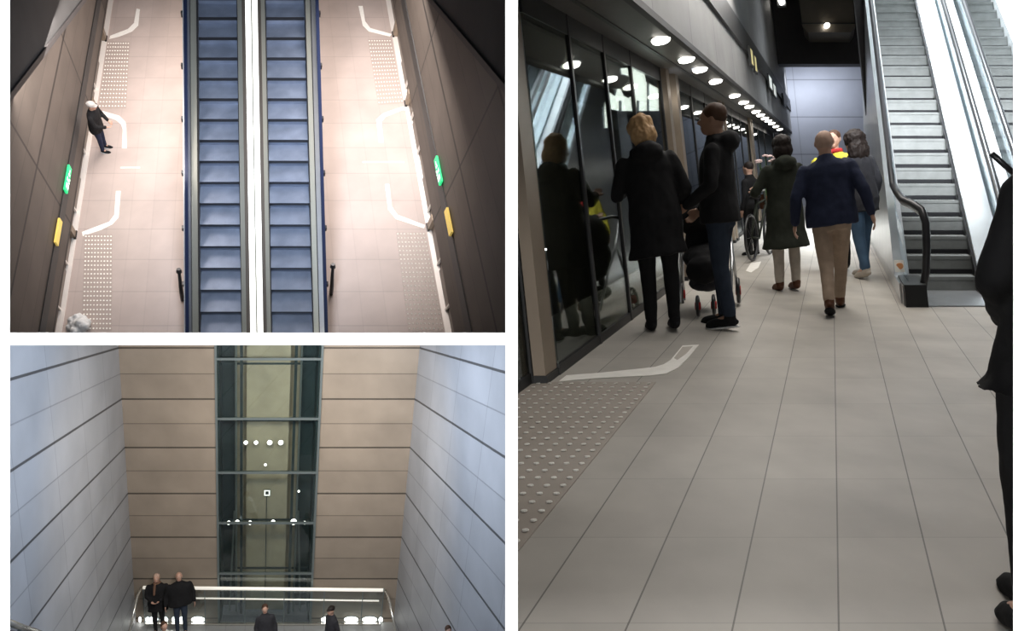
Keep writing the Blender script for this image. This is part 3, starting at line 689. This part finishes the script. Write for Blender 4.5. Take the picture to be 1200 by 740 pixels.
def solid(name, bm, m, parent, voxel=.012, smooth=3, fold=0, floor=False, freq=7):
    me = bpy.data.meshes.new('tmp'); bm.to_mesh(me); bm.free()
    o = bpy.data.objects.new('tmp', me); work.collection.objects.link(o)
    md = o.modifiers.new('r', 'REMESH'); md.mode = 'VOXEL'; md.voxel_size = voxel
    sm = o.modifiers.new('s', 'SMOOTH'); sm.factor = .5; sm.iterations = smooth
    with bpy.context.temp_override(scene=work, view_layer=work.view_layers[0]):
        dg = bpy.context.evaluated_depsgraph_get()
    nm = bpy.data.meshes.new_from_object(o.evaluated_get(dg))
    work.collection.objects.unlink(o); drop.extend((o, me))
    nm.name = name; nm.materials.clear(); nm.materials.append(m)
    n = len(nm.vertices); co = [0.0] * (3*n); no = [0.0] * (3*n)
    nm.vertices.foreach_get('co', co); nm.vertices.foreach_get('normal', no)
    if fold:
        for q in range(0, 3*n, 3):
            x, y, z = co[q]*freq, co[q+1]*freq, co[q+2]*freq
            k = fold * (noise.noise((x, y, z*.55)) + .5*noise.noise((x*2.6, y*2.6, z*1.7)))
            for w_ in (0, 1, 2): co[q+w_] += no[q+w_] * k
    if floor:
        for q in range(2, 3*n, 3): co[q] = max(co[q], .004)
    nm.vertices.foreach_set('co', co)
    nm.polygons.foreach_set('use_smooth', [True] * len(nm.polygons)); nm.update()
    c = bpy.data.objects.new(name, nm); col.objects.link(c); c.parent = parent
    return c
NP = [0]
def person(H, base, up, yaw, height, label, top='jacket', hem=.86, tc='black', lc='jeans', sc_='black', sole=None, hair='short', hc='dark', skin=None, stride=0, lean=0, side=0,
           head=(0, 0), arms=None, narrow=.095, width=1.0, coarse=1.0, hood=False, scarf=None, flare=1.0, legs_up=None, group=None):
    skin = skin or SK
    root = empty('person', (0, 0, 0), label, 'person', group, M4=H.frame(*base, up, yaw) @ Matrix.Scale(height / 1.75, 4))
    R3 = Matrix.Rotation(math.radians(-lean), 4, 'X') @ Matrix.Rotation(math.radians(side), 4, 'Y')
    hip = Vector((0, 0, .95))
    U = lambda p: hip + R3 @ (Vector(p) - hip)
    hc_ = Vector((0, .012, 1.635)); Rh = Matrix.Rotation(math.radians(head[0]), 4, 'Z') @ Matrix.Rotation(math.radians(-head[1]), 4, 'X')
    neck = Vector((0, -.01, 1.53))
    Hd = lambda p: U(neck + Rh @ (Vector(p) - neck))
    RhR = (R3 @ Rh).to_3x3()
    # joints
    if arms is None: arms = {}
    J = {}
    for s, nme in ((-1, 'L'), (1, 'R')):
        sh = Vector((s*.165*width, -.01, 1.39))
        el, wr = arms.get(nme, ((s*.225*width, -.035, 1.12), (s*.235*width, .03, .88)))
        fy = stride * s
        J[s] = dict(sh=U(sh), el=U(el), wr=U(wr), hip=Vector((s*.09, 0, .92)), kn=Vector((s*(narrow+.09)/2, fy*.5 + abs(fy)*.18 + .015, .50 - abs(fy)*.03)), an=Vector((s*narrow, fy, .085 + (max(0, -fy))*.18)))
    # body, one continuous surface
    bm = bmesh.new()
    add_ell(bm, Hd(hc_), (.076, .096, .112), RhR, 3); add_ell(bm, Hd((0, .052, 1.575)), (.052, .052, .058), RhR); add_ell(bm, Hd((0, .112, 1.625)), (.013, .022, .024), RhR, 1)
    add_ell(bm, Hd((0, .088, 1.665)), (.055, .022, .014), RhR, 1)
    for s in (-1, 1): add_ell(bm, Hd((s*.079, -.002, 1.628)), (.012, .022, .034), RhR, 1)
    add_cap(bm, U((0, -.015, 1.42)), .06, Hd((0, -.005, 1.56)), .056)
    add_loft(bm, [(.90, .14, .10, 0), (1.0, .15, .10, 0), (1.1, .13, .09, 0), (1.25, .15, .10, 0), (1.38, .16, .10, -.005), (1.45, .10, .07, -.01)], U)
    for s in (-1, 1):
        j = J[s]
        add_cap(bm, j['sh'], .045, j['el'], .036); add_cap(bm, j['el'], .036, j['wr'], .025)
        d = (j['wr'] - j['el']).normalized(); X = Vector((0, 1, 0)); X = (X - d * X.dot(d)).normalized(); N = d.cross(X)
        pc = j['wr'] + d * .045
        add_ell(bm, pc, (.019, .038, .048), Matrix((N, X, d)).transposed())
        for i, ln in enumerate((.062, .072, .068, .052)):
            q0 = j['wr'] + d * .082 + X * (.027 - i * .018); q1 = q0 + d * ln * .55 - N * s * .008; q2 = q1 + d * ln * .40 - N * s * .022
            add_cap(bm, q0, .0095, q1, .0088, 6); add_cap(bm, q1, .0088, q2, .0075, 6)
        q0 = j['wr'] + d * .03 + X * .03; q1 = q0 + d * .035 + X * .022 - N * s * .006; add_cap(bm, q0, .012, q1, .011, 6); add_cap(bm, q1, .011, q1 + d * .03 - N * s * .004, .009, 6)
        add_cap(bm, j['hip'], .075, j['kn'], .05); add_cap(bm, j['kn'], .05, j['an'], .035)
        add_cap(bm, j['an'], .033, j['an'] + Vector((0, .11, -.035)), .028)
    solid('body', bm, skin, root, .0085 * coarse, 2)
    # face details
    bm = bmesh.new(); add_ell(bm, Hd((0, .098, 1.578)), (.024, .010, .007), RhR, 2); link('mouth', bm, LIP, root, True, local=True)
    for s in (-1, 1):
        bm = bmesh.new(); add_ell(bm, Hd((s*.031, .092, 1.645)), (.012, .010, .007), RhR, 2); link('eye', bm, EYE_W, root, True, local=True)
    # trousers
    bm = bmesh.new()
    add_loft(bm, [(.80, .15, .11, 0), (.90, .17, .125, 0), (1.0, .165, .12, 0), (1.05, .15, .11, 0)], lambda p: p)
    for s in (-1, 1):
        j = J[s]; add_cap(bm, j['hip'], .098, j['kn'], .068); add_cap(bm, j['kn'], .068, j['an'] + Vector((0, -.005, .03)), .052)
    solid('trousers', bm, C_[lc], root, .013 * coarse, 3, .007)
    for s in (-1, 1):
        j = J[s]; pit = -max(0, -stride * s) * 1.4
        Rf = Matrix.Rotation(pit, 3, 'X'); an = j['an']
        bm = bmesh.new()
        add_ell(bm, an + Rf @ Vector((0, .055, -.035)), (.046, .135, .045), Rf); add_ell(bm, an + Rf @ Vector((0, .12, -.05)), (.045, .075, .032), Rf); add_cap(bm, an + Vector((0, -.01, .02)), .048, an + Rf @ Vector((0, 0, -.03)), .046)
        sh = solid('shoe', bm, C_[sc_], root, .010 * coarse, 2, 0, True)
        if sole:
            bm = bmesh.new(); add_ell(bm, an + Rf @ Vector((0, .058, -.072)), (.050, .142, .014), Rf); link('sole', bm, C_[sole], root, True, local=True)
    # upper garment
    bm = bmesh.new(); W = width
    rings = [(hem, .195*W*flare, .16*flare, 0)]
    if hem < .8: rings += [((hem+.85)/2, .185*W*(1+flare)/2, .145*(1+flare)/2, 0)]
    rings += [(max(.92, hem+.03), .192*W, .158, 0), (1.08, .18*W, .138, 0), (1.22, .185*W, .13, 0), (1.33, .195*W, .125, -.005), (1.40, .175*W, .11, -.01), (1.45, .12*W, .09, -.01), (1.49, .08, .08, -.01), (1.52, .072, .075, -.008)]
    add_loft(bm, rings, lambda p: U(p) if p.z > .95 else (p + (U((p.x, p.y, .95)) - Vector((p.x, p.y, .95)))))
    for s in (-1, 1):
        j = J[s]; add_cap(bm, j['sh'], .062, j['el'], .057); add_cap(bm, j['el'], .058, j['wr'] - (j['wr']-j['el']).normalized()*.015, .043)
    if hood: add_ell(bm, U((0, -.10, 1.45)), (.13, .085, .09)); add_cap(bm, U((-.09, -.02, 1.47)), .045, U((.09, -.02, 1.47)), .045)
    solid(top, bm, C_[tc], root, .013 * coarse, 4, .011, freq=8)
    if scarf:
        bm = bmesh.new()
        for k in range(12):
            a0, a1 = 2*PI*k/12, 2*PI*(k+1)/12
            add_cap(bm, U((.075*math.cos(a0), -.005+.075*math.sin(a0), 1.495)), .03, U((.075*math.cos(a1), -.005+.075*math.sin(a1), 1.495)), .03)
        add_cap(bm, U((.03, .10, 1.46)), .035, U((.04, .145, 1.22)), .03)
        solid('scarf', bm, C_[scarf], root, .012, 2, .006)
    # hair
    if hair != 'none':
        bm = bmesh.new()
        if hair == 'short': add_ell(bm, Hd((0, -.008, 1.668)), (.084, .098, .094), RhR, 3)
        if hair == 'thin': add_ell(bm, Hd((0, -.022, 1.650)), (.080, .084, .092), RhR, 3)
        if hair in ('bob', 'long', 'bun', 'curly'):
            add_ell(bm, Hd((0, -.015, 1.672)), (.104, .112, .104), RhR, 3); add_ell(bm, Hd((0, -.045, 1.59)), (.108, .08, .12), RhR, 3)
            if hair == 'long': add_ell(bm, Hd((0, -.07, 1.48)), (.10, .05, .15), RhR)
            if hair == 'bun': add_ell(bm, Hd((0, -.10, 1.70)), (.05, .05, .05), RhR)
            if hair == 'curly':
                add_ell(bm, Hd((0, -.06, 1.50)), (.14, .085, .16), RhR); add_ell(bm, Hd((0, -.02, 1.66)), (.125, .12, .11), RhR)
        if hair == 'cap': add_ell(bm, Hd((0, -.005, 1.685)), (.092, .108, .078), RhR, 3); add_ell(bm, Hd((0, .085, 1.668)), (.07, .06, .012), RhR)
        # keep the face free: carve by moving vertices behind the brow plane
        bm.verts.ensure_lookup_table()
        inv = RhR.inverted()
        if hair != 'cap':
            o0 = Hd(hc_)
            for v in bm.verts:
                q = inv @ (v.co - o0)
                if q.y > .045 and q.z < .055: q.y = .045; v.co = o0 + RhR @ q
        solid('cap' if hair == 'cap' else 'hair', bm, HA.get(hc) or C_[hc], root, .009 * coarse, 2, .012 if hair == 'curly' else .016 if hc == 'ash' else .008 if hair in ('bob','long') else .003, freq=20 if hc == 'ash' else 30)
    return root

upR = (-.105, -.13, 1)
def place(Hh, up, u, v, head_v, yaw, label, fix=(2, 0), tilt=0, **kw):
    up = (up[0] + tilt, up[1], up[2])
    a, b, c = Hh.on(u, v, *fix)
    M4 = Hh.frame(a, b, c, up, 0); hgt = 1.75
    for _ in range(12):                          # height whose crown reaches the row head_v
        q = WORLD.inverted() @ (M4 @ Vector((0, 0, hgt))); row = 370 - FPX * q.z / q.y
        q2 = WORLD.inverted() @ (M4 @ Vector((0, 0, hgt + .01))); row2 = 370 - FPX * q2.z / q2.y
        hgt += (head_v - row) / (row2 - row) * .01
    return person(Hh, (a, b, c), up, math.radians(yaw), hgt, label, **kw)
def place_R(u, v, head_v, yaw, label, **kw): return place(R, upR, u, v, head_v, yaw, label, **kw)
woman = place_R(778, 388, 134, 22, 'blonde person in a long black coat standing with their back turned beside the dark glass', top='coat', hem=.62, tc='black', lc='black', hair='bob', hc='ash', lean=4, side=-4, head=(10, 12), width=1.12, flare=1.12,
        arms={'L': ((-.27, .08, 1.16), (-.17, .27, 1.22)), 'R': ((.27, -.02, 1.12), (.24, .16, .98))}, hood=True)
place_R(852, 384, 122, 86, 'person in a black hooded jacket and dark jeans facing left, white soled shoes', tc='black', lc='jeans', sole='white', hair='short', hc='brown', hood=True, hem=.84, width=1.0, stride=.04, skin=SK2,
        arms={'L': ((-.24, .0, 1.13), (-.21, .20, 1.0)), 'R': ((.25, .02, 1.13), (.22, .2, .96))})
place_R(979, 366, 151, -2, 'bald headed person in a navy jacket and beige trousers walking away', tc='navy', lc='khaki', sc_='brown', sole='black', hair='thin', hc='thin', stride=.30, narrow=.035, width=1.2, hem=.84, lean=3, side=-3,
        arms={'L': ((-.29, -.06, 1.14), (-.33, .04, .90)), 'R': ((.29, -.08, 1.14), (.34, -.06, .90))})
place_R(924, 341, 160, 25, 'person in a long dark green coat with bobbed dark hair, holding flowers', top='coat', hem=.50, tc='green', lc='cream', sc_='brown', hair='bob', hc='dark', width=1.05, flare=1.3, hood=True,
        arms={'L': ((-.30, .04, 1.15), (-.24, .26, 1.18)), 'R': ((.28, .0, 1.14), (.24, .2, 1.1))})
place_R(1014, 326, 151, 40, 'person with long dark curly hair, dark coat and blue jeans at the escalator foot', top='coat', hem=.78, tc='charcoal', lc='jeans2', sc_='cream', hair='curly', hc='dark', lean=9, stride=.12, width=1.0,
        arms={'L': ((-.26, .10, 1.15), (-.2, .25, 1.0)), 'R': ((.26, .0, 1.14), (.26, .12, .92))})
place_R(983, 316, 153, 160, 'person in a yellow jacket and red scarf mostly hidden behind the one in navy', tc='yellow', lc='black', hair='short', hc='brown', scarf='red', width=1.35, hem=.9)
place_R(883, 300, 190, 60, 'slim person all in black standing beyond the person in the hooded jacket', tc='black', lc='black', sole='white', hair='short', hc='dark', width=.9, coarse=1.3)
# the person cut by the right edge, with a stick in the hand
edge = place_R(1208, 742, 70, 14, 'person in a black padded coat cut by the right edge, holding a stick', top='coat', hem=.78, tc='black', lc='black', hair='bob', hc='dark', width=.95, flare=1.22, stride=.10, tilt=.12, narrow=.05,
        arms={'L': ((-.22, -.03, 1.12), (-.08, .17, .98)), 'R': ((.22, .02, 1.14), (.24, .10, 1.33))})
w0, w1 = R.on(1162, 180, 1, -.05), R.on(1200, 214, 1, -.05)
t = empty('selfie_stick', R.pt(*w1), 'thin black stick held up by the person at the right edge', 'stick')
MB(R).tube([tuple(w0), tuple(w1)], .008, 8).build('shaft', M['rubber'], t, True)
MB(R).tube([tuple(w1), (w1[0]+.10, w1[1], w1[2]-.09)], .014, 8).build('grip', C_['charcoal'], t, True)

# pushchair between the two in black
a, b, c = R.on(822, 374, 2, 0)
sr = empty('pushchair', (0, 0, 0), 'black pushchair with a raised hood between the two people in black', 'pushchair', M4=R.frame(a + .0, b + .42, 0, upR, math.radians(186)))
def loc(name, bm, m, parent=None): return link(name, bm, m, parent or sr, True, local=True)
bm = bmesh.new(); add_ell(bm, (0, -.10, .86), (.23, .30, .24), None, 4)
for v in bm.verts:
    if v.co.z < .78 + .5 * (v.co.y + .10): v.co.z = .78 + .5 * (v.co.y + .10)
solid('hood', bm, C_['black'], sr, .014, 4, .004)
bm = bmesh.new(); add_ell(bm, (0, .02, .52), (.21, .33, .13)); add_ell(bm, (0, -.2, .66), (.20, .12, .22)); add_ell(bm, (0, .3, .42), (.17, .12, .14))
solid('seat', bm, C_['black'], sr, .014, 3, .01)
bm = bmesh.new(); add_ell(bm, (0, -.02, .27), (.18, .25, .09)); solid('basket', bm, C_['charcoal'], sr, .014, 3, .008)
for s in (-1, 1):
    m = MB(); m.tube([(s*.22, -.55, 1.0), (s*.23, -.30, .72), (s*.24, .05, .48), (s*.22, .38, .14)], .014, 8); m.tube([(s*.23, -.30, .72), (s*.26, -.36, .14)], .014, 8); m.build('frame', M['steel'], sr, True)
m = MB(); m.tube([(-.22, -.55, 1.0), (-.12, -.60, 1.03), (.12, -.60, 1.03), (.22, -.55, 1.0)], .018, 8); m.build('handle', M['rubber'], sr, True)
for (x, y, r_) in ((-.27, -.36, .13), (.27, -.36, .13), (-.07, .38, .10), (.07, .38, .10)):
    m = MB(); ring = [(x, y + r_*.86*math.cos(q*PI/12), r_ + r_*.86*math.sin(q*PI/12)) for q in range(25)]; m.tube(ring, r_*.15, 8, False); wv = m.build('wheel', M['rubber'], sr, True)
    m = MB(); m.tube([(x-.025, y, r_), (x+.025, y, r_)], r_*.35, 12); h_ = m.build('hub', C_['red'], wv, True)
    for q in range(6):
        m = MB(); m.tube([(x, y, r_), (x, y + r_*.8*math.cos(q*PI/3), r_ + r_*.8*math.sin(q*PI/3))], .006, 5); m.build('spoke', M['mullion'], wv)

# bicycle with a basket, and the bunch of flowers over it
a, b, c = R.on(893, 302, 2, 0)
by = empty('bicycle', (0, 0, 0), 'bicycle parked in front of the glass beside the person in dark green', 'bicycle', M4=R.frame(a, b, 0, upR, math.radians(-9)))
for y in (-.52, .52):
    m = MB(); m.tube([(0, y + .32*math.cos(q*PI/16), .34 + .32*math.sin(q*PI/16)) for q in range(33)], .02, 8, False); wv = m.build('wheel', M['rubber'], by, True)
    for q in range(10):
        m = MB(); m.tube([(0, y, .34), (0, y + .31*math.cos(q*PI/5), .34 + .31*math.sin(q*PI/5))], .003, 4); m.build('spoke', M['mullion'], wv)
m = MB()
for p, q in (((0,-.52,.34),(0,-.1,.30)), ((0,-.52,.34),(0,-.18,.80)), ((0,-.1,.30),(0,-.18,.88)), ((0,-.1,.30),(0,.36,.78)), ((0,-.17,.80),(0,.35,.86)), ((0,.35,.98),(0,.52,.34))): m.tube([p, q], .017, 8)
m.build('frame', C_['green'], by, True)
m = MB(); m.tube([(-.28,.22,.98), (-.2,.34,1.0), (0,.36,1.0), (.2,.34,1.0), (.28,.22,.98)], .013, 8); m.build('handlebar', M['steel'], by, True)
bm = bmesh.new(); add_ell(bm, (0, -.22, .91), (.09, .14, .035)); solid('saddle', bm, C_['black'], by, .012)
m = MB(); m.tube([(0, .55, .72), (0, .55, .95)], [.12, .17], 14); m.build('basket', C_['brown'], by)
fl = R.on(898, 187, 1, b - .5)
LEAF = mat('leaf_green', (.05, .10, .03), .6); PET = mat('pale_petals', (.75, .55, .52), .6)
t = empty('flower_bunch', R.pt(*fl), 'bunch of pale pink flowers held by the person in dark green', 'flowers', M4=R.frame(*fl, upR, 0))
for i in range(11):
    x, y, z = random.uniform(-.17, .17), random.uniform(-.08, .08), random.uniform(-.06, .05)
    m = MB(); m.tube([(x, y, z), (x*.4, y*.4, z-.25), (x*.2, y*.2, -.52)], .005, 5); m.build('stem', LEAF, t)
    bm = bmesh.new()
    for k in range(6): add_ell(bm, (x + .022*math.cos(k*PI/3), y + .022*math.sin(k*PI/3), z + .01), (.022, .022, .014), None, 1)
    add_ell(bm, (x, y, z + .015), (.016, .016, .016), None, 1); loc('blossom', bm, PET, t)

# person seen from above, and the pale bundle at the corner
a, b, c = T.on(121, 176, 2, 0)
nT = Vector((0, -1331, 800)).normalized()
person(T, (a + .05, b, 0), (.25, -.87, .50), math.radians(-100), 1.88, 'person in a dark jacket and pale grey cap by the left wall, seen from above', tc='black', lc='navy', hair='cap', hc='grey', lean=6, width=1.35, hem=.84, coarse=1.3, sole='white',
       arms={'L': ((-.26, .08, 1.15), (-.12, .28, 1.08)), 'R': ((.26, .08, 1.15), (.12, .28, 1.08))})
p = T.on(93, 378, 2, .18)
t = empty('fur_bundle', T.pt(*p), 'white fluffy bundle at the bottom edge of the floor seen from above', 'bundle')
bm = bmesh.new()
for i in range(26):
    a_, r_ = random.uniform(0, 2*PI), random.uniform(0, .22)
    q = T.pt(p[0] + r_*math.cos(a_)*1.1, p[1] - .05 + r_*math.sin(a_)*1.0, .08 + random.uniform(0, .22) * (1 - r_/.3))
    add_ell(bm, q, (.12, .12, .12), None, 2)
me_o = solid('fur', bm, C_['white'], t, .03, 1, .03, freq=12); me_o.matrix_parent_inverse = parent_world(t).inverted()

# people of the entrance hall
upL = tuple(L.C)
upL = (0, -.10, 1)
def place_L(u, v, head_v, yaw, label, fix=(2, cf), **kw): return place(L, upL, u, v, head_v, yaw, label, fix=fix, coarse=1.35, **kw)
place_L(187, 743, 673, 172, 'person in a dark coat and brown scarf, left of the standing couple at the railing', top='coat', hem=.70, tc='black', lc='black', scarf='brownfur', hair='short', hc='thin', width=1.4,
        arms={'L': ((-.27, .05, 1.13), (-.1, .2, 1.05)), 'R': ((.27, .05, 1.13), (.1, .2, 1.05))})
place_L(213, 744, 671, 184, 'person in a black jacket and jeans standing right of the one with the brown scarf', tc='black', lc='jeans', hair='thin', hc='thin', width=1.5, hem=.84)
place_L(313, 781, 709, 180, 'bareheaded person in a dark coat below the middle of the railing', tc='charcoal', lc='black', hair='short', hc='brown', width=1.1)
place_L(390, 783, 711, 120, 'person in a dark jacket and cap, head turned left, below the railing', tc='charcoal', lc='black', hair='cap', hc='dark', width=1.1)
place_L(196, 803, 729, 200, 'person with brown hair and a white top at the bottom edge below the couple', tc='white', lc='black', hair='short', hc='brown')
place_L(526, 812, 734, 180, 'brown haired head at the bottom edge by the right wall', fix=(0, 3.6), tc='charcoal', lc='black', hair='short', hc='brown')

q = L.on(526, 812, 0, 3.6)
struct(MB(L).box(2.9, aLw, q[1] - .5, q[1] + .5, -1.2, q[2]).build('floor_step', M['l_floor']))
bpy.data.scenes.remove(work); bpy.data.batch_remove(drop)
